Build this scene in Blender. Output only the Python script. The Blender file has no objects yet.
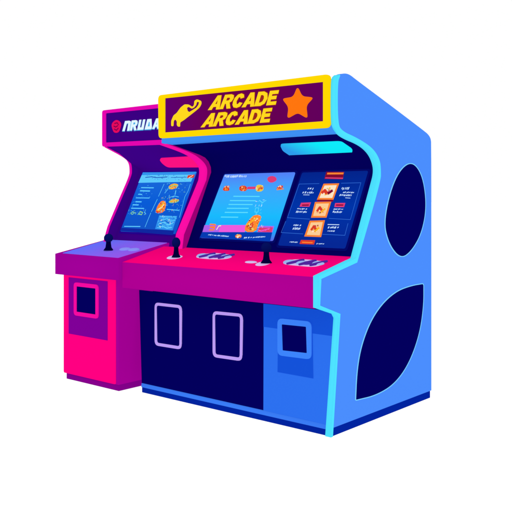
# Two arcade cabinets standing on a seamless white floor.
import bpy, bmesh, math
from mathutils import Vector

scene = bpy.context.scene
COL = scene.collection

D = {
'side_profile_front':[[0.013,-0.009],[0.089,0.618],[0.07,0.642],[-0.094,0.692],[-0.094,0.856],[0.253,0.93],[0.454,1.336],[0.484,1.394],[0.484,1.448],[0.434,1.512],[0.332,1.558],[0.158,1.587],[0.084,1.623],[0.066,1.663],[0.073,1.873],[0.102,1.914]],
'side_border':[[0.027,0.015],[0.102,0.641],[-0.083,0.704],[-0.072,0.841],[0.265,0.906],[0.511,1.359],[0.513,1.422],[0.502,1.481],[0.427,1.544],[0.267,1.592],[0.114,1.62],[0.07,1.652],[0.07,1.862],[0.088,1.901]],
'side_back':[[0.102,1.927],[0.178,1.936],[0.247,1.92],[0.595,1.815],[1.052,1.682],[1.123,1.643],[1.123,0.025]],
'oval':[[0.847,1.491],[0.994,1.415],[1.053,1.221],[0.994,1.051],[0.863,0.94],[0.732,0.901],[0.597,0.995],[0.539,1.133],[0.663,1.384]],
'oval_c':[[0.786,1.193]],
'leaf':[[1.013,0.728],[0.86,0.728],[0.689,0.711],[0.528,0.654],[0.397,0.563],[0.304,0.437],[0.263,0.309],[0.25,0.153],[0.461,0.14],[0.666,0.169],[0.834,0.263],[0.961,0.421],[1.013,0.592]],
'mq_outer':[[-1.378,1.923],[-0.012,1.922],[-0.012,1.636],[-1.364,1.646]],
'mq_inner':[[-1.318,1.9],[-0.079,1.885],[-0.079,1.673],[-1.318,1.681]],
'text1':[[-0.931,1.799],[-0.41,1.792],[-0.385,1.865],[-0.882,1.875]],
'text2':[[-0.992,1.698],[-0.456,1.696],[-0.433,1.769],[-0.936,1.772]],
'star':[[-0.254,1.877],[-0.223,1.82],[-0.144,1.807],[-0.195,1.767],[-0.185,1.694],[-0.253,1.731],[-0.327,1.703],[-0.316,1.767],[-0.363,1.818],[-0.283,1.822]],
'animal':[[-1.26,1.718],[-1.26,1.752],[-1.239,1.785],[-1.21,1.798],[-1.175,1.83],[-1.14,1.847],[-1.106,1.844],[-1.071,1.825],[-1.056,1.836],[-1.054,1.862],[-1.031,1.87],[-0.997,1.857],[-0.994,1.84],[-1.011,1.818],[-1.038,1.803],[-1.085,1.78],[-1.147,1.75],[-1.182,1.737],[-1.182,1.71],[-1.2,1.712],[-1.21,1.724],[-1.207,1.744],[-1.224,1.76],[-1.24,1.751],[-1.242,1.717]],
'animal_hole':[[-1.119,1.823],[-1.106,1.827],[-1.078,1.814],[-1.058,1.819],[-1.039,1.834],[-1.032,1.852],[-1.014,1.849],[-1.021,1.835],[-1.038,1.82],[-1.071,1.808],[-1.099,1.798],[-1.113,1.806]],
'lamp':[[-0.533,0.213],[-0.11,0.228],[-0.143,0.403],[-0.203,0.474],[-0.642,0.468],[-0.603,0.328]],
'lamp2':[[-1.798,0.114],[-1.441,0.112],[-1.409,0.165],[-1.468,0.237],[-1.81,0.223],[-1.818,0.167]],
'pink_right':[[0.147,1.618],[0.331,1.564],[0.422,1.522],[0.471,1.481],[0.479,1.441],[0.468,1.386],[0.429,1.318],[0.256,1.021],[0.224,0.935]],
'navy':[[-1.607,0.62],[-0.527,0.618],[-0.468,0.031],[-1.5,0.017]],
'navy_strip':[[-1.5,0.017],[-0.468,0.031],[-0.466,0.004],[-1.497,-0.008]],
'bluep':[[-0.527,0.618],[-0.035,0.596],[-0.032,0.016],[-0.468,0.031]],
'shade_band':[[-0.515,0.493],[-0.027,0.495]],
'kick':[[-1.496,-0.015],[-0.03,-0.004],[-0.463,-0.024],[-1.492,-0.04]],
'door1':[[-1.439,0.557],[-1.188,0.559],[-1.158,0.286],[-1.403,0.284]],
'door2':[[-0.918,0.548],[-0.675,0.553],[-0.653,0.28],[-0.887,0.275]],
'door3':[[-0.409,0.553],[-0.174,0.557],[-0.156,0.354],[-0.389,0.348]],
'door3in':[[-0.366,0.526],[-0.21,0.53],[-0.196,0.375],[-0.351,0.372]],
'shade_sheet3':[[-0.397,0.362],[-0.143,0.374],[-0.133,0.261],[-0.387,0.26]],
'deckf':[[-1.527,0.859],[-0.033,0.855],[-0.033,0.689],[-1.531,0.672]],
'deckt':[[-1.556,0.025],[-1.542,0.37],[-0.06,0.389],[-0.044,0.016],[-1.311,0.426]],
'stick_bases':[[-1.28,0.189],[-1.221,0.172],[-0.526,0.174],[-0.48,0.173]],
'plates':[[-1.089,0.182],[-1.093,0.253],[-0.99,0.297],[-0.877,0.281],[-0.805,0.25],[-0.8,0.195],[-0.867,0.163],[-1.012,0.159]],
'plates2':[[-0.375,0.163],[-0.389,0.25],[-0.289,0.278],[-0.178,0.266],[-0.121,0.245],[-0.109,0.188],[-0.141,0.143],[-0.245,0.147],[-0.313,0.15]],
'left_profile':[[0.249,1.884],[0.249,1.636],[0.468,1.565],[0.507,1.526],[0.514,1.476],[0.51,1.433],[0.42,1.272],[0.302,1.055],[0.273,0.972]],
'mq2':[[-2.208,1.906],[-2.208,1.643],[-2.168,1.885],[-2.168,1.666],[-1.613,1.897],[-1.613,1.874],[-1.558,1.656],[-1.558,1.614]],
'emblem2':[[-2.053,1.779],[-2.106,1.782],[-2.0,1.776],[-2.053,1.823],[-2.053,1.732]],
'text3':[[-1.981,1.746],[-1.928,1.743],[-1.949,1.81],[-1.902,1.738],[-1.834,1.734],[-1.824,1.812],[-1.814,1.74],[-1.753,1.739],[-1.738,1.739],[-1.673,1.735],[-1.673,1.805],[-1.658,1.741]],
'body2':[[-2.215,0.751],[-2.215,0.043],[-1.788,0.759],[-1.652,0.052],[-1.652,0.734],[-2.154,0.714],[-1.73,0.712],[-1.735,0.32],[-2.154,0.325],[-2.085,0.683],[-1.82,0.684],[-1.825,0.459],[-2.085,0.455],[-2.051,0.656],[-1.852,0.661],[-1.857,0.487],[-2.051,0.481],[-2.191,-0.002],[-1.631,0.001]],
'deck2t':[[-2.316,0.07],[-2.271,0.141],[-2.231,0.41],[-1.493,0.339],[-1.426,-0.069],[-2.263,0.049],[-1.848,0.141],[-1.775,0.321],[-1.629,0.346]],
'scr_c':[[-1.208,0.544],[-0.606,0.544],[-0.636,0.071],[-1.25,0.082]],
'scrb_c':[[-0.55,0.547],[-0.075,0.535],[-0.101,0.044],[-0.572,0.055]],
'scrl_c':[[-2.103,0.561],[-1.53,0.549],[-1.531,0.071],[-2.112,0.077]],
'stick2':[[-1.858,0.154]],
'btn2':[[-1.745,0.205],[-1.655,0.206]],
}
SCREENS = {
'scr':[
  ('white','txt',[[-1.199,0.529],[-1.0,0.522]],0.013),
  ('white','txt',[[-1.183,0.521],[-1.088,0.519]],0.008),
  ('rose','blob',[[-0.821,0.51],[-0.789,0.523],[-0.748,0.512],[-0.733,0.487],[-0.77,0.47],[-0.807,0.483]]),
  ('red','blob',[[-1.174,0.419],[-1.173,0.447],[-1.153,0.46],[-1.119,0.439],[-1.11,0.416]]),
  ('orange','blob',[[-1.157,0.424],[-1.152,0.442],[-1.129,0.431],[-1.127,0.418]]),
  ('red','blob',[[-1.036,0.446],[-1.01,0.458],[-0.969,0.449],[-0.956,0.414],[-1.02,0.415]]),
  ('orange','blob',[[-1.014,0.43],[-1.004,0.445],[-0.977,0.43],[-0.981,0.417]]),
  ('rose','line',[[-0.957,0.437],[-0.896,0.437]],0.018),
  ('yellow','blob',[[-0.893,0.454],[-0.866,0.461],[-0.827,0.451],[-0.819,0.411],[-0.88,0.41]]),
  ('orange','blob',[[-0.873,0.439],[-0.856,0.449],[-0.835,0.431],[-0.854,0.419]]),
  ('red','blob',[[-0.718,0.442],[-0.665,0.454],[-0.671,0.429],[-0.708,0.415]]),
  ('orange','line',[[-0.708,0.422],[-0.659,0.427]],0.008),
  ('pale','line',[[-1.056,0.377],[-0.835,0.375]],0.007),
  ('pale','line',[[-1.075,0.346],[-0.856,0.345]],0.007),
  ('pale','line',[[-1.075,0.318],[-0.872,0.318]],0.007),
  ('pale','line',[[-1.079,0.29],[-0.895,0.291]],0.007),
  ('pale','line',[[-1.086,0.261],[-0.891,0.262]],0.007),
  ('pale','line',[[-1.107,0.227],[-0.96,0.228]],0.007),
  ('pale','line',[[-0.825,0.348],[-0.796,0.332],[-0.77,0.348]],0.005),
  ('pale','line',[[-0.796,0.332],[-0.795,0.315]],0.004),
  ('pale','line',[[-0.837,0.295],[-0.811,0.295],[-0.806,0.266],[-0.832,0.265],[-0.837,0.295]],0.004),
  ('pale','line',[[-0.818,0.266],[-0.815,0.241]],0.004),
  ('pale','noise',[[-0.859,0.354],[-0.787,0.354],[-0.787,0.244],[-0.853,0.243]],14,['white']),
  ('pink','quad',[[-1.087,0.17],[-0.866,0.175],[-0.865,0.127],[-1.085,0.12]]),
  ('violet','quad',[[-1.231,0.166],[-1.087,0.17],[-1.085,0.12],[-1.229,0.116]]),
  ('violet','quad',[[-0.761,0.172],[-0.643,0.173],[-0.642,0.131],[-0.762,0.13]]),
  ('rose','line',[[-0.751,0.146],[-0.656,0.147]],0.03),
  ('pink','noise',[[-0.758,0.165],[-0.663,0.165],[-0.664,0.137],[-0.759,0.137]],16,['cream','red']),
  ('pink','line',[[-0.737,0.137],[-0.673,0.156]],0.006),
  ('orange','blob',[[-0.865,0.127],[-0.877,0.172],[-0.855,0.216],[-0.833,0.244],[-0.782,0.247],[-0.763,0.226],[-0.774,0.184],[-0.774,0.129]]),
  ('orange','blob',[[-0.838,0.202],[-0.829,0.234],[-0.782,0.237],[-0.779,0.206],[-0.803,0.186]]),
  ('red','blob',[[-0.867,0.17],[-0.853,0.195],[-0.809,0.186],[-0.813,0.157],[-0.851,0.151]]),
  ('yellow','blob',[[-0.847,0.139],[-0.83,0.156],[-0.792,0.153],[-0.793,0.136]]),
  ('amber','line',[[-0.866,0.176],[-0.797,0.225]],0.012),
  ('orange','line',[[-1.181,0.173],[-1.133,0.171],[-1.134,0.156],[-1.174,0.153],[-1.127,0.146],[-1.135,0.134],[-1.172,0.133]],0.009),
  ('cream','line',[[-1.108,0.137],[-1.099,0.162],[-1.082,0.165]],0.008),
  ('deep','quad',[[-1.229,0.116],[-0.642,0.131],[-0.637,0.07],[-1.234,0.075]]),
  ('cream','noise',[[-0.887,0.176],[-0.819,0.244],[-0.754,0.233],[-0.761,0.127]],34,['amber','red']),
  ('white','txt',[[-1.167,0.098],[-1.128,0.086],[-1.105,0.098],[-1.063,0.087],[-1.037,0.098],[-0.982,0.091]],0.007),
  ('orange','blob',[[-0.933,0.103],[-0.904,0.112],[-0.875,0.102],[-0.878,0.083],[-0.922,0.084]]),
  ('cream','line',[[-0.917,0.094],[-0.886,0.097]],0.006),
  ('white','txt',[[-0.853,0.086],[-0.828,0.097],[-0.8,0.086],[-0.77,0.096],[-0.738,0.085],[-0.684,0.099]],0.007),
],
'scrb':[
  ('maroon','quad',[[-0.37,0.541],[-0.239,0.537],[-0.235,0.487],[-0.369,0.492]]),
  ('orange','line',[[-0.357,0.528],[-0.244,0.526]],0.012),
  ('rose','line',[[-0.363,0.499],[-0.237,0.494]],0.008),
  ('orange','quad',[[-0.365,0.46],[-0.252,0.461],[-0.262,0.353],[-0.381,0.353]]),
  ('cream','card',[[-0.354,0.448],[-0.266,0.449],[-0.273,0.365],[-0.366,0.365]]),
  ('red','line',[[-0.356,0.4],[-0.343,0.415],[-0.323,0.397]],0.02),
  ('maroon','line',[[-0.311,0.395],[-0.288,0.412]],0.018),
  ('orange','quad',[[-0.39,0.338],[-0.272,0.341],[-0.275,0.237],[-0.386,0.235]]),
  ('peach','card',[[-0.377,0.327],[-0.285,0.329],[-0.287,0.248],[-0.374,0.247]]),
  ('red','line',[[-0.354,0.28],[-0.344,0.303],[-0.324,0.285]],0.016),
  ('amber','line',[[-0.323,0.272],[-0.304,0.293]],0.014),
  ('orange','quad',[[-0.388,0.215],[-0.28,0.22],[-0.274,0.113],[-0.396,0.113]]),
  ('peach','card',[[-0.376,0.204],[-0.292,0.208],[-0.287,0.124],[-0.382,0.124]]),
  ('red','line',[[-0.357,0.157],[-0.347,0.18],[-0.328,0.162]],0.016),
  ('amber','line',[[-0.327,0.15],[-0.308,0.17]],0.014),
  ('maroon','line',[[-0.373,0.347],[-0.262,0.346]],0.012),
  ('white','txt',[[-0.471,0.427],[-0.426,0.425]],0.014),
  ('white','txt',[[-0.502,0.4],[-0.416,0.398]],0.01),
  ('white','txt',[[-0.49,0.385],[-0.445,0.384]],0.004),
  ('white','txt',[[-0.224,0.425],[-0.17,0.423]],0.014),
  ('white','txt',[[-0.206,0.399],[-0.125,0.397]],0.008),
  ('white','txt',[[-0.225,0.381],[-0.14,0.38]],0.01),
  ('white','txt',[[-0.178,0.364],[-0.144,0.362]],0.004),
  ('white','txt',[[-0.506,0.291],[-0.43,0.29]],0.008),
  ('white','txt',[[-0.508,0.27],[-0.426,0.269]],0.01),
  ('white','txt',[[-0.239,0.29],[-0.172,0.29]],0.006),
  ('white','txt',[[-0.24,0.272],[-0.172,0.271]],0.01),
  ('white','txt',[[-0.497,0.182],[-0.43,0.182]],0.01),
  ('white','txt',[[-0.495,0.159],[-0.438,0.159]],0.012),
  ('white','txt',[[-0.249,0.192],[-0.17,0.192]],0.005),
  ('white','txt',[[-0.243,0.173],[-0.167,0.174]],0.01),
  ('white','txt',[[-0.239,0.151],[-0.188,0.151]],0.006),
  ('white','txt',[[-0.489,0.072],[-0.428,0.073]],0.006),
  ('white','txt',[[-0.291,0.069],[-0.231,0.07]],0.006),
  ('rose','quad',[[-0.487,0.33],[-0.414,0.333],[-0.417,0.304],[-0.49,0.304]]),
  ('rose','quad',[[-0.238,0.329],[-0.167,0.33],[-0.168,0.303],[-0.236,0.303]]),
  ('maroon','line',[[-0.473,0.314],[-0.426,0.315]],0.008),
  ('maroon','line',[[-0.226,0.316],[-0.179,0.316]],0.008),
  ('steel','line',[[-0.393,0.458],[-0.543,0.457],[-0.558,0.23],[-0.388,0.223]],0.003),
  ('steel','line',[[-0.233,0.458],[-0.097,0.459],[-0.102,0.225],[-0.252,0.23]],0.003),
  ('steel','line',[[-0.562,0.206],[-0.572,0.131],[-0.406,0.127]],0.003),
  ('steel','line',[[-0.111,0.201],[-0.111,0.127],[-0.266,0.129]],0.003),
  ('red','quad',[[-0.408,0.088],[-0.306,0.09],[-0.306,0.063],[-0.411,0.063]]),
  ('orange','line',[[-0.394,0.074],[-0.321,0.074]],0.007),
],
'scr2':[
  ('aqua','quad',[[-2.103,0.537],[-1.546,0.528],[-1.552,0.472],[-2.109,0.472]]),
  ('skyb','quad',[[-2.102,0.56],[-1.529,0.548],[-1.543,0.529],[-2.099,0.537]]),
  ('deep','line',[[-2.051,0.516],[-1.986,0.52],[-1.928,0.512],[-1.814,0.515]],0.006),
  ('deep','line',[[-1.774,0.51],[-1.612,0.509]],0.004),
  ('red','line',[[-1.599,0.512],[-1.545,0.516]],0.024),
  ('cream','line',[[-1.588,0.503],[-1.554,0.522]],0.006),
  ('navyb','quad',[[-2.114,0.103],[-1.554,0.096],[-1.549,0.062],[-2.113,0.078]]),
  ('aqua','line',[[-2.055,0.431],[-1.919,0.428]],0.008),
  ('aqua','line',[[-2.054,0.405],[-1.948,0.402]],0.01),
  ('aqua','line',[[-2.061,0.376],[-2.019,0.374]],0.008),
  ('aqua','line',[[-2.072,0.347],[-1.925,0.345]],0.007),
  ('aqua','line',[[-2.06,0.315],[-1.997,0.314]],0.009),
  ('aqua','line',[[-2.079,0.29],[-2.016,0.289]],0.009),
  ('aqua','line',[[-2.081,0.262],[-1.945,0.261]],0.008),
  ('aqua','line',[[-2.085,0.115],[-1.913,0.118]],0.007),
  ('lime','line',[[-2.069,0.223],[-2.052,0.235],[-2.027,0.224],[-2.048,0.212],[-2.069,0.223]],0.006),
  ('lime','line',[[-1.98,0.216],[-1.971,0.236],[-1.94,0.228],[-1.943,0.211],[-1.98,0.216]],0.008),
  ('aqua','line',[[-1.924,0.233],[-1.901,0.217]],0.006),
  ('aqua','line',[[-1.82,0.457],[-1.833,0.358]],0.005),
  ('aqua','line',[[-1.834,0.335],[-1.85,0.237]],0.005),
  ('aqua','line',[[-1.852,0.226],[-1.859,0.115]],0.005),
  ('aqua','line',[[-1.549,0.453],[-1.549,0.398],[-1.561,0.354],[-1.543,0.195]],0.004),
  ('orange','blob',[[-1.805,0.226],[-1.809,0.29],[-1.779,0.329],[-1.726,0.309],[-1.715,0.254],[-1.734,0.225]]),
  ('amber','line',[[-1.779,0.243],[-1.754,0.307]],0.018),
  ('cream','line',[[-1.791,0.252],[-1.756,0.271],[-1.744,0.293]],0.008),
  ('red','line',[[-1.797,0.235],[-1.751,0.23]],0.012),
  ('amber','blob',[[-1.766,0.428],[-1.748,0.453],[-1.705,0.461],[-1.659,0.446],[-1.68,0.421],[-1.725,0.41]]),
  ('lime','line',[[-1.754,0.425],[-1.711,0.444],[-1.666,0.438]],0.008),
  ('lime','blob',[[-1.708,0.31],[-1.693,0.332],[-1.647,0.341],[-1.598,0.327],[-1.614,0.308],[-1.676,0.302]]),
  ('amber','line',[[-1.689,0.316],[-1.629,0.324]],0.008),
  ('aqua','line',[[-1.776,0.385],[-1.763,0.405],[-1.762,0.419]],0.006),
  ('aqua','line',[[-1.718,0.346],[-1.666,0.36],[-1.62,0.351]],0.005),
  ('aqua','line',[[-1.694,0.255],[-1.57,0.248]],0.006),
  ('aqua','line',[[-1.671,0.402],[-1.664,0.371]],0.008),
  ('skyb','quad',[[-1.752,0.208],[-1.568,0.205],[-1.565,0.096],[-1.745,0.102]]),
  ('aqua','line',[[-1.739,0.197],[-1.575,0.197]],0.006),
  ('aqua','line',[[-1.71,0.173],[-1.66,0.182],[-1.617,0.164],[-1.575,0.173]],0.006),
  ('aqua','line',[[-1.725,0.143],[-1.683,0.155],[-1.629,0.137],[-1.588,0.148]],0.008),
  ('aqua','line',[[-1.727,0.116],[-1.677,0.125],[-1.627,0.11],[-1.584,0.117]],0.008),
  ('deep','line',[[-1.706,0.157],[-1.671,0.166],[-1.628,0.15]],0.004),
  ('deep','noise',[[-2.069,0.531],[-1.618,0.524],[-1.617,0.482],[-2.067,0.486]],40,['skyb','pale']),
  ('aqua','noise',[[-1.789,0.462],[-1.572,0.459],[-1.568,0.33],[-1.783,0.329]],46,['skyb','lime','deep']),
  ('aqua','noise',[[-1.811,0.351],[-1.559,0.35],[-1.555,0.221],[-1.813,0.218]],46,['skyb','lime','amber']),
  ('aqua','noise',[[-1.744,0.2],[-1.579,0.197],[-1.58,0.106],[-1.737,0.107]],70,['pale','cream','deep']),
  ('aqua','noise',[[-2.101,0.24],[-1.9,0.242],[-1.901,0.206],[-2.094,0.206]],22,['lime','skyb']),
  ('skyb','noise',[[-2.086,0.446],[-1.892,0.443],[-1.929,0.245],[-2.103,0.243]],22,['aqua']),
],
}

# ------------------------------------------------------------------ materials
def lin(c):
    c = c / 255.0
    return c / 12.92 if c <= 0.04045 else ((c + 0.055) / 1.055) ** 2.4

def rgb(t):
    return (lin(t[0]), lin(t[1]), lin(t[2]), 1.0)

MATS = {}
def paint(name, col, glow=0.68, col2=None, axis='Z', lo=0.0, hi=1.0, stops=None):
    """Saturated paint: a diffuse coat plus an added glow that evens out shade.
    col2 (with axis, lo, hi in metres) gives a two-colour blend."""
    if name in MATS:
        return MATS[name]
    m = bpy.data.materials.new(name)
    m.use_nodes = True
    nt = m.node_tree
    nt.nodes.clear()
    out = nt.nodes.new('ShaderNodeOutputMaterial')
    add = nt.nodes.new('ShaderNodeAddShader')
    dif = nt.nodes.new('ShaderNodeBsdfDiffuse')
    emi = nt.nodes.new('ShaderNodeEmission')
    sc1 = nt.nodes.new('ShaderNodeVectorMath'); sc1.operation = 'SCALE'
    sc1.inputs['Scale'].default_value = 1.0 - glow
    emi.inputs['Strength'].default_value = glow  # added glow keeps colours flat, also on parts that emit nothing
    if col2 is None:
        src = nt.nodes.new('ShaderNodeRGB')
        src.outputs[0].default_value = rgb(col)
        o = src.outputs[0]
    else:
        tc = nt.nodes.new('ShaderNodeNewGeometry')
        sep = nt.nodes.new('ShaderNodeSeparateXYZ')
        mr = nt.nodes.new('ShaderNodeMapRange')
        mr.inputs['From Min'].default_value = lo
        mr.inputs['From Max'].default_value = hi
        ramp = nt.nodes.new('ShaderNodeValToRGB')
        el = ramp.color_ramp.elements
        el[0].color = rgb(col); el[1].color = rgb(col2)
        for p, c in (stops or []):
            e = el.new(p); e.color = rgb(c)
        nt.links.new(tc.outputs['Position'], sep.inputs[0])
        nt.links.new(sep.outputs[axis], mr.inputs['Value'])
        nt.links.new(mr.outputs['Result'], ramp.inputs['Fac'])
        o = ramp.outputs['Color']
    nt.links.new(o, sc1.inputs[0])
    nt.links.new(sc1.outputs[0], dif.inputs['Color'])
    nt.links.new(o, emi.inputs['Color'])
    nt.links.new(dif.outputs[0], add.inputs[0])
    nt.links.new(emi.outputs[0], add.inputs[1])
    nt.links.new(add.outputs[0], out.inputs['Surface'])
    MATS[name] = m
    return m

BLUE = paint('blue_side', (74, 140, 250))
CYAN = paint('cyan_trim', (78, 226, 255), .7)
RIM = paint('pale_rim', (120, 206, 255), .7)
NAVY = paint('navy_panel', (3, 0, 92), .6)
NAVY_IN = paint('navy_interior', (4, 0, 92), .65)
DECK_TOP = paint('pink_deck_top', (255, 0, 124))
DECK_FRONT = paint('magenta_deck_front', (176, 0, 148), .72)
PINK = paint('pink_panel', (255, 0, 128))
HOTPINK = paint('hot_pink_trim', (255, 14, 168), .7)
MAG_SIDE = paint('magenta_side', (168, 0, 152), .75)
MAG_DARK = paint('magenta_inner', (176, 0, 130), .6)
MAG_DECK = paint('magenta_deck', (160, 0, 152), .75)
ROSE = paint('magenta_edge', (226, 6, 172), .7)
PURPLE = paint('purple_interior', (62, 0, 134), .65)
PURPLE_KICK = paint('purple_kick', (134, 0, 140))
PURPLE_PLATE = paint('purple_plate', (126, 0, 150))
LAV = paint('lavender_inlay', (100, 114, 255), .6, (152, 92, 242), 'X', -2.2, -1.6)
YELLOW = paint('yellow_frame', (255, 214, 0), .65)
SIGN = paint('plum_sign', (92, 0, 108), .65, (96, 0, 92), 'X', -1.3, -.05, [(.45, (104, 0, 72))])
SIGN2 = paint('indigo_sign', (58, 0, 128), .65)
GOLD = paint('gold_lettering', (255, 214, 30), .75)
RUST = paint('rust_outline', (150, 40, 30), .7)
STAR = paint('orange_star', (255, 116, 14), .75)
LIP = paint('sky_blue_lip', (62, 146, 246), .65)
LAMP = paint('cyan_lamp', (46, 160, 240), .9, (14, 238, 252), 'X', -.56, -.28)
LAMP2 = paint('pink_lamp', (255, 18, 130), .9)
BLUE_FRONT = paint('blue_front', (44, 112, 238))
BLUE_SHADE = paint('blue_shade', (20, 82, 216))  # front blue darkened, for shade painted on the panel
BLUE_FRAME = paint('blue_door_frame', (60, 132, 250))
STRIP = paint('blue_strip', (58, 124, 245))
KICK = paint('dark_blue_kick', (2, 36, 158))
LILAC = paint('lilac_frame', (188, 156, 244), .65)
PINKF = paint('magenta_door_frame', (242, 10, 158))
STICK = paint('stick_black', (2, 0, 58), .5)
BALL = paint('ball_navy_highlight', (3, 2, 70), .5, (8, 24, 108), 'Z', .9, 1.08)  # lighter towards the top: a highlight painted into the grip colour
PLATE = paint('pale_plate', (222, 194, 246), .6)
BTN = paint('pale_blue_button', (160, 190, 246), .6)
BTND = paint('violet_stripe', (84, 40, 160), .6)
SCR1 = paint('screen_blue', (92, 96, 232), .92, (84, 130, 250), 'Z', 1.0, 1.42, [(.12, (30, 160, 255)), (.35, (24, 188, 255)), (.75, (60, 170, 255))])
SCR2 = paint('screen_navy', (6, 40, 150), .92, (4, 36, 140), 'Z', 1.0, 1.42, [(.5, (0, 52, 168))])
SCR3 = paint('screen_cobalt', (20, 84, 196), .92, (30, 110, 220), 'Z', 1.0, 1.46, [(.5, (8, 92, 216))])
SC = {'white': paint('ink_white', (196, 224, 255), .9), 'rose': paint('ink_rose', (226, 60, 120), .9),
      'red': paint('ink_red', (222, 60, 40), .9), 'orange': paint('ink_orange', (255, 134, 50), .9),
      'yellow': paint('ink_yellow', (235, 205, 70), .9), 'amber': paint('ink_amber', (255, 184, 40), .9),
      'pale': paint('ink_pale', (96, 224, 255), .9), 'pink': paint('ink_pink', (240, 90, 222), .9),
      'violet': paint('ink_violet', (176, 100, 236), .9), 'cream': paint('ink_cream', (255, 232, 200), .9),
      'deep': paint('ink_deep', (8, 60, 180), .9), 'maroon': paint('ink_maroon', (130, 10, 50), .9),
      'steel': paint('ink_steel', (50, 110, 215), .9), 'aqua': paint('ink_aqua', (96, 206, 255), .9),
      'skyb': paint('ink_sky', (50, 150, 240), .9), 'navyb': paint('ink_navy', (16, 40, 160), .9),
      'peach': paint('ink_peach', (255, 206, 150), .9),
      'lime': paint('ink_lime', (130, 205, 150), .9)}

# ------------------------------------------------------------------ helpers
class Plane:
    def __init__(self, o, v, u=(1, 0, 0)):
        self.o = Vector(o); self.u = Vector(u).normalized(); self.v = Vector(v).normalized()
        self.n = self.u.cross(self.v)            # out of the surface, towards the viewer for upright fronts
    def at(self, a, b, h=0.0):
        return self.o + self.u * a + self.v * b + self.n * h

P_SIDE = Plane((0, 0, 0), (0, 0, 1), (0, 1, 0))
P_MQ = Plane((0, .06, 0), (0, 0, 1))
P_MQ2 = Plane((0, .27, 0), (0, 0, 1))
P_FRONT = Plane((0, .025, .03), (0, .075, .62))
P_DECKT = Plane((0, -.09, .85), (0, .36, .085))
P_DECKT2 = Plane((0, -.11, .875), (0, .44, .08))
P_SCR = Plane((0, .27, .93), (0, .245, .51))
P_SCR2 = Plane((0, .33, .95), (0, .245, .51))
P_CEIL = Plane((0, .05, 1.63), (0, .35, -.075))
P_CEIL2 = Plane((0, .36, 1.612), (0, .215, -.132))
P_BODY2 = Plane((0, -.06, 0), (0, 0, 1))

def empty(name, loc, label, cat):
    o = bpy.data.objects.new(name, None)
    o.empty_display_size = .2
    o.location = loc
    o['label'] = label; o['category'] = cat
    COL.objects.link(o)
    return o

WORLD_LOC = {}
def link(name, me, mats, parent=None, label=None):
    """Mesh data is made in world metres; shift it into its parent's frame."""
    for m in (mats if isinstance(mats, (list, tuple)) else [mats]):
        me.materials.append(m)
    o = bpy.data.objects.new(name, me)
    COL.objects.link(o)
    if parent is not None:
        root = parent
        while root.parent:
            root = root.parent
        off = root.location
        for v in me.vertices:
            v.co -= off
        o.parent = parent
    if label:
        o['label'] = label
    return o

def chaikin(pts, n=2, closed=True):
    for _ in range(n):
        out = []
        L = len(pts)
        for i in range(L if closed else L - 1):
            a = pts[i]; b = pts[(i + 1) % L]
            out.append((a[0] * .75 + b[0] * .25, a[1] * .75 + b[1] * .25))
            out.append((a[0] * .25 + b[0] * .75, a[1] * .25 + b[1] * .75))
        if not closed:
            out = [pts[0]] + out + [pts[-1]]
        pts = out
    return pts

def rounded(pts, r, k=5):
    """polygon with rounded corners"""
    out = []
    n = len(pts)
    for i in range(n):
        p = Vector(pts[i]); a = Vector(pts[i - 1]); b = Vector(pts[(i + 1) % n])
        da = (a - p); db = (b - p)
        ra = min(r, da.length * .45); rb = min(r, db.length * .45)
        s = p + da.normalized() * ra; e = p + db.normalized() * rb
        for j in range(k + 1):
            t = j / k
            q = s * (1 - t) ** 2 + p * 2 * t * (1 - t) + e * t * t
            out.append((q.x, q.y))
    return out

def plate_mesh(plane, loops, h0, h1):
    """Filled outline (extra loops are holes) as a solid between heights h0 and h1 above a plane."""
    cu = bpy.data.curves.new('outline', 'CURVE')
    cu.dimensions = '2D'; cu.fill_mode = 'BOTH'
    cu.extrude = abs(h1 - h0) / 2
    for lp in loops:
        sp = cu.splines.new('POLY')
        sp.points.add(len(lp) - 1)
        for i, p in enumerate(lp):
            sp.points[i].co = (p[0], p[1], 0, 1)
        sp.use_cyclic_u = True
    tmp = bpy.data.objects.new('outline', cu)
    COL.objects.link(tmp)
    dg = bpy.context.evaluated_depsgraph_get()
    me = bpy.data.meshes.new_from_object(tmp.evaluated_get(dg))
    bpy.data.objects.remove(tmp)
    bpy.data.curves.remove(cu)
    me.materials.clear()
    mid = (h0 + h1) / 2
    for v in me.vertices:
        v.co = plane.at(v.co.x, v.co.y, mid + v.co.z)
    bm = bmesh.new(); bm.from_mesh(me)
    bmesh.ops.remove_doubles(bm, verts=bm.verts, dist=1e-5)
    bmesh.ops.recalc_face_normals(bm, faces=bm.faces)
    bm.to_mesh(me); bm.free()
    return me

def plate(name, plane, loops, h0, h1, mat, parent=None, label=None):
    return link(name, plate_mesh(plane, loops, h0, h1), mat, parent, label)

def prism_mesh(prof, x0, x1, bev=0.0):
    """Solid with the (y, z) outline prof between x0 and x1."""
    return plate_mesh(P_SIDE, [prof], x0, x1)

def prism(name, prof, x0, x1, mat, parent=None, label=None):
    return link(name, prism_mesh(prof, x0, x1), mat, parent, label)

def box_prof(y0, y1, z0, z1):
    return [(y0, z0), (y1, z0), (y1, z1), (y0, z1)]

def quad(x0, x1, z0, z1):
    return [(x0, z0), (x1, z0), (x1, z1), (x0, z1)]

def shrink(pts, d):
    """inset a convex loop by d"""
    cx = sum(p[0] for p in pts) / len(pts); cy = sum(p[1] for p in pts) / len(pts)
    out = []
    for x, y in pts:
        sx = 1 if x < cx else -1; sy = 1 if y < cy else -1
        out.append((x + sx * d, y + sy * d))
    return out

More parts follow.
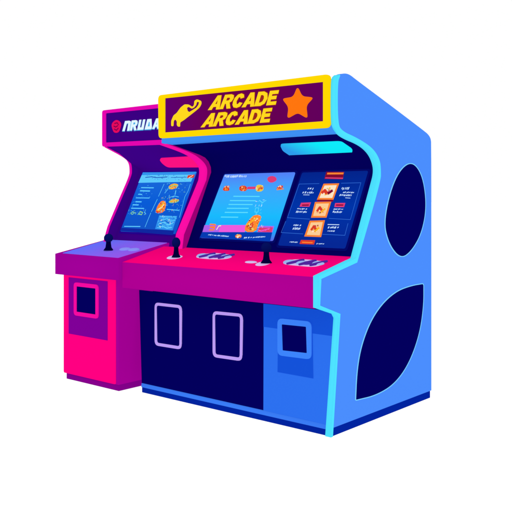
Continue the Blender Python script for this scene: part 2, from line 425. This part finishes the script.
def grow_curve(pts, d):
    """offset a smooth closed loop outward by d"""
    n = len(pts); cx = sum(p[0] for p in pts) / n; cy = sum(p[1] for p in pts) / n
    out = []
    area = sum(pts[i][0] * pts[(i + 1) % n][1] - pts[(i + 1) % n][0] * pts[i][1] for i in range(n))
    sg = 1 if area > 0 else -1
    for i in range(n):
        a = Vector(pts[i - 1]); b = Vector(pts[(i + 1) % n])
        t = (b - a)
        if t.length < 1e-9:
            t = Vector((1, 0))
        t.normalize()
        nx, ny = t.y * sg, -t.x * sg
        out.append((pts[i][0] + nx * d, pts[i][1] + ny * d))
    return out

def stroke_loops(pts, w):
    """a poly-line as separate fat segments"""
    out = []
    for a, b in zip(pts[:-1], pts[1:]):
        A = Vector(a); B = Vector(b); d = (B - A)
        if d.length < 1e-6: continue
        d.normalize(); n = Vector((-d.y, d.x)) * (w / 2)
        A2 = A - d * (w * .25); B2 = B + d * (w * .25)
        out.append([tuple(A2 - n), tuple(B2 - n), tuple(B2 + n), tuple(A2 + n)])
    return out

def lathe_mesh(center, axis, prof, seg=28, sx=1.0):
    """surface of revolution: prof = [(radius, height)] about axis through center"""
    ax = Vector(axis).normalized()
    u = Vector((1, 0, 0)); u = (u - ax * u.dot(ax)).normalized(); v = ax.cross(u)
    bm = bmesh.new(); rings = []
    for r, h in prof:
        if r < 1e-5:
            rings.append([bm.verts.new(Vector(center) + ax * h)])
        else:
            rings.append([bm.verts.new(Vector(center) + ax * h + u * (r * sx * math.cos(2 * math.pi * i / seg)) + v * (r * math.sin(2 * math.pi * i / seg))) for i in range(seg)])
    for a, b in zip(rings[:-1], rings[1:]):
        for i in range(seg):
            j = (i + 1) % seg
            if len(a) == 1 and len(b) > 1: bm.faces.new((a[0], b[j], b[i]))
            elif len(b) == 1 and len(a) > 1: bm.faces.new((a[i], a[j], b[0]))
            elif len(a) > 1: bm.faces.new((a[i], a[j], b[j], b[i]))
    bmesh.ops.recalc_face_normals(bm, faces=bm.faces)
    me = bpy.data.meshes.new('turned')
    bm.to_mesh(me); bm.free()
    for p in me.polygons: p.use_smooth = True
    return me

# ------------------------------------------------------------------ lettering
GLYPH = {
 'Q': [[(.0, 0), (.16, 1), (.74, 1), (1.0, .12), (.95, 0)], [(.36, .28), (.42, .72), (.56, .72), (.68, .28)]],
 'A': [[(0, 0), (.36, 1), (.68, 1), (1.0, 0), (.70, 0), (.65, .2), (.37, .2), (.31, 0)], [(.43, .40), (.60, .40), (.52, .74)]],
 'R': [[(0, 0), (0, 1), (.62, 1), (.86, .92), (.94, .71), (.86, .50), (.70, .42), (.98, 0), (.64, 0), (.42, .36), (.30, .36), (.30, 0)],
       [(.30, .58), (.30, .78), (.55, .78), (.64, .68), (.55, .58)]],
 'C': [[(.93, .70), (.82, .91), (.56, 1), (.25, .94), (.05, .73), (0, .48), (.06, .24), (.25, .05), (.54, 0), (.82, .08), (.95, .32),
        (.66, .38), (.56, .26), (.42, .27), (.31, .48), (.40, .73), (.55, .76), (.63, .64)]],
 'D': [[(0, 0), (0, 1), (.50, 1), (.82, .86), (.96, .50), (.82, .14), (.50, 0)], [(.30, .24), (.30, .76), (.46, .76), (.60, .68), (.66, .50), (.60, .32), (.46, .24)]],
 'E': [[(0, 0), (0, 1), (.88, 1), (.88, .76), (.30, .76), (.30, .63), (.80, .63), (.80, .39), (.30, .39), (.30, .24), (.90, .24), (.90, 0)]],
 'O': [[(.10, 0), (0, .2), (0, .8), (.16, 1), (.80, 1), (.95, .8), (.95, .2), (.80, 0)], [(.30, .25), (.30, .75), (.65, .75), (.65, .25)]],
 'V': [[(0, 0), (.10, 1), (.70, 1), (.98, .9), (1.0, 0), (.70, 0), (.66, .74), (.40, .74), (.30, 0)]],
 'U': [[(0, 0), (.04, 1), (.34, 1), (.32, .24), (.58, .24), (.62, 1), (.92, 1), (.90, 0)]],
}

def text_loops(word, box, gap=.10, widths=None):
    """box = BL, BR, TR, TL corners on a plane; returns one loop list for every letter"""
    BL, BR, TR, TL = [Vector(p) for p in box]
    ws = widths or [1.0] * len(word)
    tot = sum(ws) + gap * (len(word) - 1)
    x = 0; res = []
    for ch, w in zip(word, ws):
        loops = []
        for lp in GLYPH[ch]:
            o = []
            for gx, gy in lp:
                s = (x + gx * w) / tot
                b = BL.lerp(BR, s); t = TL.lerp(TR, s)
                p = b.lerp(t, gy)
                o.append((p.x, p.y))
            loops.append(o)
        res.append(loops)
        x += w + gap
    return res

def grow_box(q, kx, ky):
    cx = sum(p[0] for p in q) / 4; cy = sum(p[1] for p in q) / 4
    return [(cx + (x - cx) * kx, cy + (y - cy) * ky) for x, y in q]

def join_meshes(parts):
    """[(mesh, slot)] -> one mesh, slot = material index"""
    bm = bmesh.new()
    for me, slot in parts:
        n0 = len(bm.faces)
        bm.from_mesh(me)
        bm.faces.ensure_lookup_table()
        for f in bm.faces[n0:]:
            f.material_index = slot
        bpy.data.meshes.remove(me)
    out = bpy.data.meshes.new('joined')
    bm.to_mesh(out); bm.free()
    return out

import random
RNG = random.Random(7)
def glyph_row(a, b, w):
    """tiny unreadable print: a row of uneven little bars"""
    A = Vector(a); B = Vector(b); L = (B - A).length; d = (B - A) / L; n = Vector((-d.y, d.x))
    if w < .006:
        return stroke_loops([a, b], w)
    out = []; x = 0
    while x < L - .004:
        s = RNG.uniform(.006, .014); s = min(s, L - x)
        lo = -w * RNG.uniform(.35, .75); hi = w * RNG.uniform(.3, .8); k = RNG.uniform(.1, .35) * w
        P = A + d * x; Q = A + d * (x + s * .8)
        out.append([tuple(P + n * lo), tuple(Q + n * (lo + k)), tuple(Q + n * (hi + k * .5) + d * .002), tuple(P + n * hi + d * .002)])
        x += s * RNG.choice((1.0, 1.0, 1.15, 1.5))
    return out

def flat(plane, lp, h):
    bm = bmesh.new()
    f = bm.faces.new([bm.verts.new(plane.at(a, b, h)) for a, b in lp])
    f.normal_update()
    if f.normal.dot(plane.n) < 0: f.normal_flip()
    me = bpy.data.meshes.new('shape'); bm.to_mesh(me); bm.free()
    return me

KIND = {'quad': 'colour_block', 'blob': 'sprite', 'line': 'line_mark', 'txt': 'text_row', 'card': 'menu_card'}
def graphics(plane, items, base_h, parent):
    """What the screen displays: each block, sprite and row of print is a thin shape of its own."""
    h = base_h
    for it in items:
        mat, kind, pts = it[0], it[1], [tuple(p) for p in it[2]]
        names = [mat]; parts = []
        if kind in ('quad', 'card'): loops = [pts]
        elif kind == 'noise':
            names = [mat] + it[4]; parts = []
            A, B, C_, E_ = [Vector(p) for p in pts]
            for _ in range(it[3]):
                s_ = RNG.random(); t_ = RNG.random()
                P = A.lerp(B, s_).lerp(E_.lerp(C_, s_), t_)
                w_ = RNG.uniform(.004, .020); v_ = RNG.uniform(.0015, .004)
                if RNG.random() < .4: w_, v_ = v_ * 1.3, w_ * .8
                h += .000012
                parts.append((flat(plane, [(P.x, P.y), (P.x + w_, P.y), (P.x + w_ * .9, P.y + v_), (P.x, P.y + v_)], h), RNG.randrange(len(names))))
            link('pixel_marks', join_meshes(parts), [SC[n] for n in names], parent)['kind'] = 'stuff'
            continue
        elif kind == 'blob': loops = [chaikin(pts, 1)]
        elif kind == 'txt': loops = glyph_row(pts[0], pts[-1], it[3])
        else: loops = stroke_loops(pts, it[3])
        for lp in loops:
            h += .00004
            parts.append((flat(plane, lp, h), 0))
        if (kind == 'blob' and mat != 'rose') or kind == 'card':
            pal = ['red', 'orange', 'yellow', 'cream', 'maroon', 'amber']
            names += pal
            x0 = min(p[0] for p in pts); x1 = max(p[0] for p in pts); z0 = min(p[1] for p in pts); z1 = max(p[1] for p in pts)
            cx = (x0 + x1) / 2; cz = (z0 + z1) / 2; rx = (x1 - x0) / 2 * .8; rz = (z1 - z0) / 2 * .8
            n = int(min(46, max(7, (x1 - x0) * (z1 - z0) / .00011)))
            for _ in range(n):
                t = RNG.uniform(0, 6.283); q = RNG.uniform(0, 1) ** .6
                if kind == 'card': q *= .75
                px = cx + rx * q * math.cos(t); pz = cz + rz * q * math.sin(t); w_ = RNG.uniform(.003, .0085)
                tri = [(px + w_ * math.cos(t2 + t) * RNG.uniform(.5, 1.1), pz + w_ * math.sin(t2 + t) * RNG.uniform(.5, 1.1)) for t2 in (0, 1.6, 3.1, 4.7)]
                h += .000012
                parts.append((flat(plane, tri, h), 1 + RNG.choice((0, 0, 1, 1, 2, 3, 4, 5))))
        link(KIND[kind], join_meshes(parts), [SC[n] for n in names], parent)

def ring(name, plane, pts, w, r, h0, h1, mat, parent, label=None):
    outer = rounded(pts, r)
    inner = rounded(shrink(pts, w), max(r - w, .004))
    return plate(name, plane, [outer, inner], h0, h1, mat, parent, label)

def joystick(root, plane, a, b, tall, r, pr, squash=1.0, base_mat=None):
    up = Vector((0, -.12, 1)).normalized()
    c = plane.at(a, b, 0)
    me = lathe_mesh(c, plane.n, [(0, .004), (pr, .004), (pr, -.002)], 36)
    st = link('joystick', lathe_mesh(c, (0, 0, 1), [(0, .003), (r * 1.12, .004), (r * .95, .012), (r * .66, .024), (r * .54, .05), (r * .5, tall - r), (0, tall - r)]), STICK, root)
    if base_mat:
        link('base_disc', me, base_mat, st)
    prof = []
    for i in range(13):
        t = math.pi * i / 12
        prof.append((max(r * math.sin(t), 0), tall - r * squash - r * squash * math.cos(t)))
    prof[0] = (0, prof[0][1]); prof[-1] = (0, prof[-1][1])
    link('ball_grip', lathe_mesh(c, (0, 0, 1), prof), BALL, st)
    return st

def button(root, plane, a, b, r, mat, sx=1.0):
    c = plane.at(a, b, 0)
    return link('push_button', lathe_mesh(c, plane.n, [(0, .012), (r * .8, .012), (r, .008), (r, .001)], 24, sx), mat, root)

T = lambda pts: [tuple(p) for p in pts]

# ================================================================== BIG CABINET
big = empty('arcade_cabinet', (-.75, .55, 0),
            'wide blue two-screen arcade cabinet with a yellow framed ARCADE marquee and pink control deck', 'arcade cabinet')

prof_front = T(D['side_profile_front'])
prof_front = [(.013, 0.0)] + prof_front[1:]
prof_front[-3:] = [(.062, 1.663), (.064, 1.885), (.078, 1.908)]
pf = prof_front[:6] + chaikin(prof_front[5:], 3, False)[1:]
border = T(D['side_border'])
border[0] = (.032, 0.0)
border[-3:] = [(.078, 1.660), (.076, 1.875), (.100, 1.915)]
bd = border[:5] + chaikin(border[4:], 3, False)[1:]
back = chaikin(T(D['side_back']), 1, False)
back = [p for p in rounded([(.118, 1.915), (.165, 1.945), (.235, 1.925), (1.085, 1.665), (1.123, 1.63), (1.123, .04)], .05)]
# clean hand-made back outline
back = [(.100, 1.915), (.112, 1.9245), (.14, 1.932), (.175, 1.934), (.21, 1.928), (.247, 1.915), (.595, 1.812), (1.045, 1.676), (1.085, 1.66), (1.112, 1.64), (1.122, 1.605), (1.122, .04)]
back = [back[0]] + chaikin(back, 2, False)[1:-1] + [back[-1]]
lift = [p for p in bd if p[1] > .045]
x_, z_ = .032 + (.102 - .032) * .045 / .641, .045
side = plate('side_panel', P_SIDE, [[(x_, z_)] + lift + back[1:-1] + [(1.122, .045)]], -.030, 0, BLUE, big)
plate('edge_trim', P_SIDE, [pf + [(.096, 1.920)] + bd[::-1]], -.034, .003, CYAN, side)

oval = chaikin(T(D['oval']), 3)
vent = plate('round_window', P_SIDE, [oval], .0006, .003, NAVY, side, 'navy oval window in the blue side')
plate('window_rim', P_SIDE, [grow_curve(oval, .005), oval], .0005, .005, RIM, vent)
lf = T(D['leaf'])
tip = lf[0]; tail_ = lf[7]
leaf =  chaikin(lf[0:8], 2, False)[1:-1] + [tail_] + chaikin(lf[7:13] + [lf[0]], 2, False)[1:-1]
leaf = chaikin(leaf, 1)
vent = plate('leaf_window', P_SIDE, [leaf], .0006, .003, NAVY, side, 'navy leaf shaped window in the blue side')
plate('window_rim', P_SIDE, [grow_curve(leaf, .005), leaf], .0005, .005, RIM, vent)

# carcass: navy inner walls, screen slope, ceiling under the marquee
carcass = [(.045, .04), (.118, .66), (.118, .87), (.27, .92), (.515, 1.44), (.512, 1.475), (.49, 1.512), (.455, 1.538), (.40, 1.555), (.08, 1.6235),
           (.08, 1.885), (.18, 1.885), (1.05, 1.655), (1.10, 1.62), (1.10, .04)]
prism('carcass', carcass, -1.350, -.036, NAVY_IN, big)
prism('carcass', [(.05, .04), (.122, .66), (.122, .67), (.9, .67), (.9, .04)], -1.50, -1.462, NAVY, big)

# left side panel, pink front edge
pr = T(D['pink_right'])
pr = [(.10, 1.612)] + pr[1:]
prs = chaikin(pr[:6], 2, False) + pr[6:-1] + [(.24, .925), (.24, .90)]
lp = prism_mesh(prs + [(1.10, .90), (1.11, 1.60), (.9, 1.66), (.5, 1.63), (.3, 1.62)], -1.422, -1.345)
panel = link('side_panel', lp, [HOTPINK, MAG_DARK], big, 'pink left side panel with magenta inner face')
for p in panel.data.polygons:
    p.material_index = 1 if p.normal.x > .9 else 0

# base: leaning front panels, strip, kick plate
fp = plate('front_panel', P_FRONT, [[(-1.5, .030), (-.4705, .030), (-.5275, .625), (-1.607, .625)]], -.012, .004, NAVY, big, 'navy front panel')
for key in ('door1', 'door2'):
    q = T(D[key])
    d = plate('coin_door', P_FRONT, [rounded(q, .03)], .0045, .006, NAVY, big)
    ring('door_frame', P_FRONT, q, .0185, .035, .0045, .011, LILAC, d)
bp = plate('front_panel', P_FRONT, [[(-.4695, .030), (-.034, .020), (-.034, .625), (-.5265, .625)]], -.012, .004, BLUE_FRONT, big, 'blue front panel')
plate('deck_shade_band', P_FRONT, [[(-.514, .494), (-.0345, .494), (-.0345, .6255), (-.5275, .6255)]], .0042, .006, BLUE_SHADE, bp)  # shadow of the deck overhang, painted as a darker blue strip
q = T(D['shade_sheet3'])
plate('shade_sheet', P_FRONT, [[(-.386, .255), (-.138, .255), (-.165, .50), (-.405, .50)]], .0062, .0075, BLUE_SHADE, bp)  # shading below the coin frame, put into a darker blue sheet
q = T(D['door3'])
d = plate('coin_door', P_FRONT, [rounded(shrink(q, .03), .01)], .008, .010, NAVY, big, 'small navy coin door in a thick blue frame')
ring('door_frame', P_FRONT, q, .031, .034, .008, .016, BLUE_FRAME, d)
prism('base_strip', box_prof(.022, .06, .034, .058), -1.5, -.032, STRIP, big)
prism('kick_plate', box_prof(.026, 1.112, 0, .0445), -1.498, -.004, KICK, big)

# control deck
deck = plate_mesh(P_SIDE, [[(-.09, .686), (-.09, .85), (.272, .9355), (.272, .88), (.122, .86), (.10, .686)]], -1.556, -.032)
dk = link('control_deck', deck, [DECK_FRONT, DECK_TOP], big)
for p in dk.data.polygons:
    p.material_index = 1 if p.normal.z > .8 else 0  # bright pink top, magenta front: face shading put into the paint
bs = D['stick_bases']
joystick(big, P_DECKT, bs[1][0] + .008, bs[1][1] - .02, .130, .027, .001, 1.25)
joystick(big, P_DECKT, bs[3][0], bs[3][1] - .015, .122, .030, .001, 1.0)
for (a, b, r, s) in ((-1.235, .160, .044, 1.3), (-.50, .150, .042, 1.05)):
    link('stick_plate', lathe_mesh(P_DECKT.at(a, b, 0), P_DECKT.n, [(0, .004), (r * .9, .004), (r, .001)], 36, s), PLATE, big)
link('stick_plate', lathe_mesh(P_DECKT.at(-.60, .163, 0), P_DECKT.n, [(0, .004), (.018, .004), (.02, .001)], 28, 2.2), PLATE, big)
for key, dark in (('plates', 1), ('plates2', 0)):
    q = grow_curve(chaikin(T(D[key]), 2), -.008)
    bpz = plate('button_plate', P_DECKT, [q], .001, .004, PLATE, big)
    cx = sum(p[0] for p in q) / len(q); cy = sum(p[1] for p in q) / len(q)
    for i, (dx, dy, sx, m) in enumerate([(-.105, -.005, 1.2, BTN), (-.01, -.01, 1.25, BTN), (.09, .004, 1.2, BTN)]):
        button(big, P_DECKT, cx + dx, cy + dy, .030, m, sx)
    for k_, x0 in enumerate((-.085, .0, .075)):
        sl = [(cx + x0 - .012, cy - .046), (cx + x0 + .008, cy - .052), (cx + x0 + .062, cy + .036), (cx + x0 + .040, cy + .048)]
        plate('dark_stripe', P_DECKT, [chaikin(sl, 1)], .0045, .0138, BTND, bpz)
    plate('dark_stripe', P_DECKT, [chaikin([(cx + .0, cy - .03), (cx + .045, cy - .036), (cx + .065, cy + .004), (cx + .02, cy + .012)], 2)], .0045, .0150, BTND, bpz)

# screens
def screen(root, plane, corners, mat, items, label, bez, rnd=.012):
    q = rounded(T(corners), rnd)
    bz = plate('screen_bezel', plane, [rounded(shrink(T(corners), -.014), .02)], .001, .004, bez, root)
    s = plate('screen', plane, [q], .0045, .007, mat, root, label)
    graphics(plane, items, .0072, s)
NAVY_BEZ = paint('bezel_navy', (4, 8, 104), .7)
PURP_BEZ = paint('bezel_purple', (40, 0, 140), .7)
screen(big, P_SCR, [(-1.236, .077), (-.622, .077), (-.606, .544), (-1.206, .544)], SCR1, SCREENS['scr'], 'bright blue game screen with pink strip and orange sprites', NAVY_BEZ)
screen(big, P_SCR, [(-.574, .050), (-.092, .050), (-.074, .540), (-.552, .540)], SCR2, SCREENS['scrb'], 'dark blue menu screen with three orange cards', NAVY_BEZ)

# marquee
mq = prism('marquee', [(.0705, 1.616), (.0705, 1.897), (.3, 1.87), (.3, 1.60), (.12, 1.610)], -1.360, -.0322, LIP, big)
mo = T(D['mq_outer'])
frame_o = rounded([(-1.374, 1.646), (-.0345, 1.636), (-.0345, 1.922), (-1.378, 1.923)], .03)
mi = T(D['mq_inner'])
plate('marquee_frame', P_MQ, [frame_o, mi[::-1]], -.010, .004, YELLOW, mq)
plate('sign_panel', P_MQ, [[tuple(p) for p in shrink(mi, -.004)]], -.010, -.004, SIGN, mq)
shapes = []
for key, ws in (('text1', None), ('text2', None)):
    shapes += text_loops('ARCADE', grow_box(T(D[key]), 1.03, 1.09), .02, [1.08, 1, .95, 1.08, 1.0, .86])
gold = join_meshes([(plate_mesh(P_MQ, lp_, -.0025, .0005), 0) for lp_ in shapes])
link('lettering', gold, GOLD, mq, 'gold slanted lettering reading ARCADE twice')
out_ = join_meshes([(plate_mesh(P_MQ, [grow_curve(lp_[0], .0045)], -.0038, -.0030 + .00005 * i), 0) for i, lp_ in enumerate(shapes)])
link('lettering_outline', out_, RUST, mq)
st = rounded(T(D['star']), .022)
plate('star_emblem', P_MQ, [st], -.0035, .001, STAR, mq)
an = rounded(T(D['animal']), .009, 3); ah = grow_curve(T(D['animal_hole']), .0025)
plate('creature_emblem', P_MQ, [an, ah], -.0035, .001, GOLD, mq, 'gold creature shape with a raised curled trunk')

# lamp under the marquee
lm = T(D['lamp'])
plate('lamp', P_CEIL, [rounded(lm[::-1], .03)], -.012, -.001, LAMP, big) if P_CEIL.n.z > 0 else plate('lamp', P_CEIL, [rounded(lm, .03)], .001, .012, LAMP, big)

# ================================================================== SMALL CABINET
small = empty('arcade_cabinet', (-1.9, .5, 0),
              'smaller pink and purple single-screen arcade cabinet standing behind and left of the blue one', 'arcade cabinet')
body = prism('base_cabinet', box_prof(-.06, 1.05, .042, .752), -2.215, -1.632, MAG_SIDE, small)
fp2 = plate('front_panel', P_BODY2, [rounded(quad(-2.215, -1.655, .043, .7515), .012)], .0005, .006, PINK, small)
plate('recess_plate', P_BODY2, [quad(-2.154, -1.733, .322, .713)], .0065, .009, PURPLE_PLATE, fp2)
cd = plate('coin_door', P_BODY2, [quad(-2.06, -1.845, .475, .667)], .0095, .011, NAVY, small)
ring('door_frame', P_BODY2, quad(-2.085, -1.822, .457, .684), .026, .028, .0095, .018, PINKF, cd)
prism('kick_plate', box_prof(-.052, 1.04, 0, .0415), -2.200, -1.637, PURPLE_KICK, small)
dk2 = prism('control_deck', [(-.11, .733), (-.11, .875), (.335, .956), (.335, .90), (.10, .753), (-.02, .7525), (-.02, .733)], -2.252, -1.570, MAG_DECK, small)
plate('deck_inlay', P_DECKT2, [rounded([(-2.195, .018), (-1.578, .004), (-1.578, .445), (-2.225, .445)], .01)], .001, .003, LAV, small)
s2 = D['stick2'][0]
joystick(small, P_DECKT2, s2[0], s2[1], .118, .031, .001, .95)
for p in D['btn2']:
    button(small, P_DECKT2, p[0], p[1], .032, paint('pale_violet_button', (142, 150, 252), .6), 1.4)

c2 = [(.33, .93), (.565, 1.435), (.575, 1.462), (.572, 1.482), (.36, 1.612), (.29, 1.629), (.29, 1.88), (.40, 1.89), (1.05, 1.70), (1.05, .75), (.5, .75)]
prism('carcass', c2, -2.163, -1.502, PURPLE, small)
lpz = T(D['left_profile'])
lpz = [(.275, 1.888), (.275, 1.636)] + lpz[2:8] + [(.273, .972), (.262, .94)]
lps = lpz[:2] + chaikin(lpz[1:8], 2, False)[1:] + lpz[8:] + [(.30, .90), (1.07, .90), (1.08, 1.60), (1.0, 1.70), (.42, 1.885), (.30, 1.89)]
for x0, x1, m, pf_ in ((-2.192, -2.1635, ROSE, lps), (-1.5015, -1.470, PURPLE, c2)):
    me = prism_mesh(pf_, x0, x1)
    o = link('side_panel', me, [m, PURPLE], small)
    for p in o.data.polygons:
        p.material_index = 1 if p.normal.x > .9 else 0
mq2 = prism('marquee', [(.2805, 1.644), (.2805, 1.905), (.45, 1.905), (.45, 1.644)], -2.206, -1.468, ROSE, small)
fo = rounded([(-2.208, 1.640), (-1.468, 1.612 + .012), (-1.468, 1.905), (-2.208, 1.905)], .02)
fi = rounded([(-2.170, 1.668), (-1.49, 1.658), (-1.49, 1.876), (-2.170, 1.882)], .008)
plate('marquee_frame', P_MQ2, [fo, fi[::-1]], -.010, .004, ROSE, mq2)
plate('sign_panel', P_MQ2, [quad(-2.175, -1.485, 1.655, 1.886)], -.010, -.004, SIGN2, mq2)
ICE = paint('ice_lettering', (226, 246, 255), .8)
ICE_D = paint('ice_lettering_outline', (60, 170, 230), .8)  # cyan outline behind the ice letters
tl = text_loops('VRUQA', [(-1.985, 1.742), (-1.60, 1.738), (-1.585, 1.808), (-1.962, 1.812)], .10, [1.05, 1, 1, 1, 1])
me = join_meshes([(plate_mesh(P_MQ2, lp_, -.0025, .0005), 0) for lp_ in tl])
link('lettering', me, ICE, mq2, 'icy white slanted lettering')
me = join_meshes([(plate_mesh(P_MQ2, [[(a - .004, b - .003) for a, b in grow_curve(lp_[0], .004)]], -.0038, -.0030 + .00005 * i), 0) for i, lp_ in enumerate(tl)])
link('lettering_outline', me, ICE_D, mq2)
ec = (-2.053, 1.779)
blob = [(ec[0] + .050 * math.cos(t) * (1 + .10 * math.sin(3 * t)), ec[1] + .046 * math.sin(t)) for t in [i * math.pi / 16 for i in range(32)]]
em = plate('round_emblem', P_MQ2, [blob], -.0035, .0, paint('rose_emblem', (226, 10, 92), .75), mq2, 'rose red round emblem with a dark curl')
DK = paint('emblem_dark', (120, 0, 80), .75)
marks = []
for i, seg in enumerate([[(-.018, .022), (.012, .026), (.026, .010)], [(-.026, .004), (-.006, -.004), (.018, .004)], [(-.02, -.018), (.004, -.028), (.024, -.014)]]):
    for j, lp_ in enumerate(stroke_loops([(ec[0] + a, ec[1] + b) for a, b in seg], .007)):
        marks.append((plate_mesh(P_MQ2, [lp_], .0005, .0012 + .0001 * (i * 3 + j)), 0))
link('emblem_marks', join_meshes(marks), DK, em)
lm2 = T(D['lamp2'])
plate('lamp', P_CEIL2, [rounded(lm2[::-1], .03)], -.012, -.001, LAMP2, small) if P_CEIL2.n.z > 0 else plate('lamp', P_CEIL2, [rounded(lm2, .03)], .001, .012, LAMP2, small)
screen(small, P_SCR2, [(-2.112, .075), (-1.530, .071), (-1.530, .552), (-2.103, .558)], SCR3, SCREENS['scr2'], 'cobalt screen with pale header and orange sprites', PURP_BEZ)

# ================================================================== floor
fm = bpy.data.materials.new('glowing_white_floor'); fm.use_nodes = True
nt = fm.node_tree; nt.nodes.clear()
out = nt.nodes.new('ShaderNodeOutputMaterial'); add = nt.nodes.new('ShaderNodeAddShader')
dif = nt.nodes.new('ShaderNodeBsdfDiffuse'); emi = nt.nodes.new('ShaderNodeEmission')
dif.inputs['Color'].default_value = (.30, .30, .30, 1)
emi.inputs['Color'].default_value = (1, 1, 1, 1); emi.inputs['Strength'].default_value = .92  # added floor glow lights from below and washes out contact shadows
nt.links.new(dif.outputs[0], add.inputs[0]); nt.links.new(emi.outputs[0], add.inputs[1]); nt.links.new(add.outputs[0], out.inputs['Surface'])
bm = bmesh.new()
bmesh.ops.create_grid(bm, x_segments=4, y_segments=4, size=400)
me = bpy.data.meshes.new('floor'); bm.to_mesh(me); bm.free()
me.materials.append(fm)
fl = bpy.data.objects.new('floor', me); COL.objects.link(fl)
fl.location = (0, 0, -.002)
fl['kind'] = 'structure'

# ================================================================== light and camera
w = bpy.data.worlds.new('World'); scene.world = w; w.use_nodes = True
bg = w.node_tree.nodes['Background']
bg.inputs['Color'].default_value = (1, 1, 1, 1); bg.inputs['Strength'].default_value = 1.0

cam = bpy.data.cameras.new('Camera')
cam.sensor_width = 36; cam.lens = 36 * 792 / 512
cam.shift_y = -56 / 512
cam.clip_end = 2000
co = bpy.data.objects.new('Camera', cam); COL.objects.link(co)
co.location = (2.4033, -3.4167, 1.25)
co.rotation_euler = (math.pi / 2, 0, math.atan2(.648, .7617))
scene.camera = co
scene.view_settings.view_transform = 'Standard'
scene.view_settings.look = 'None'
scene.view_settings.exposure = 0
scene.render.film_transparent = False
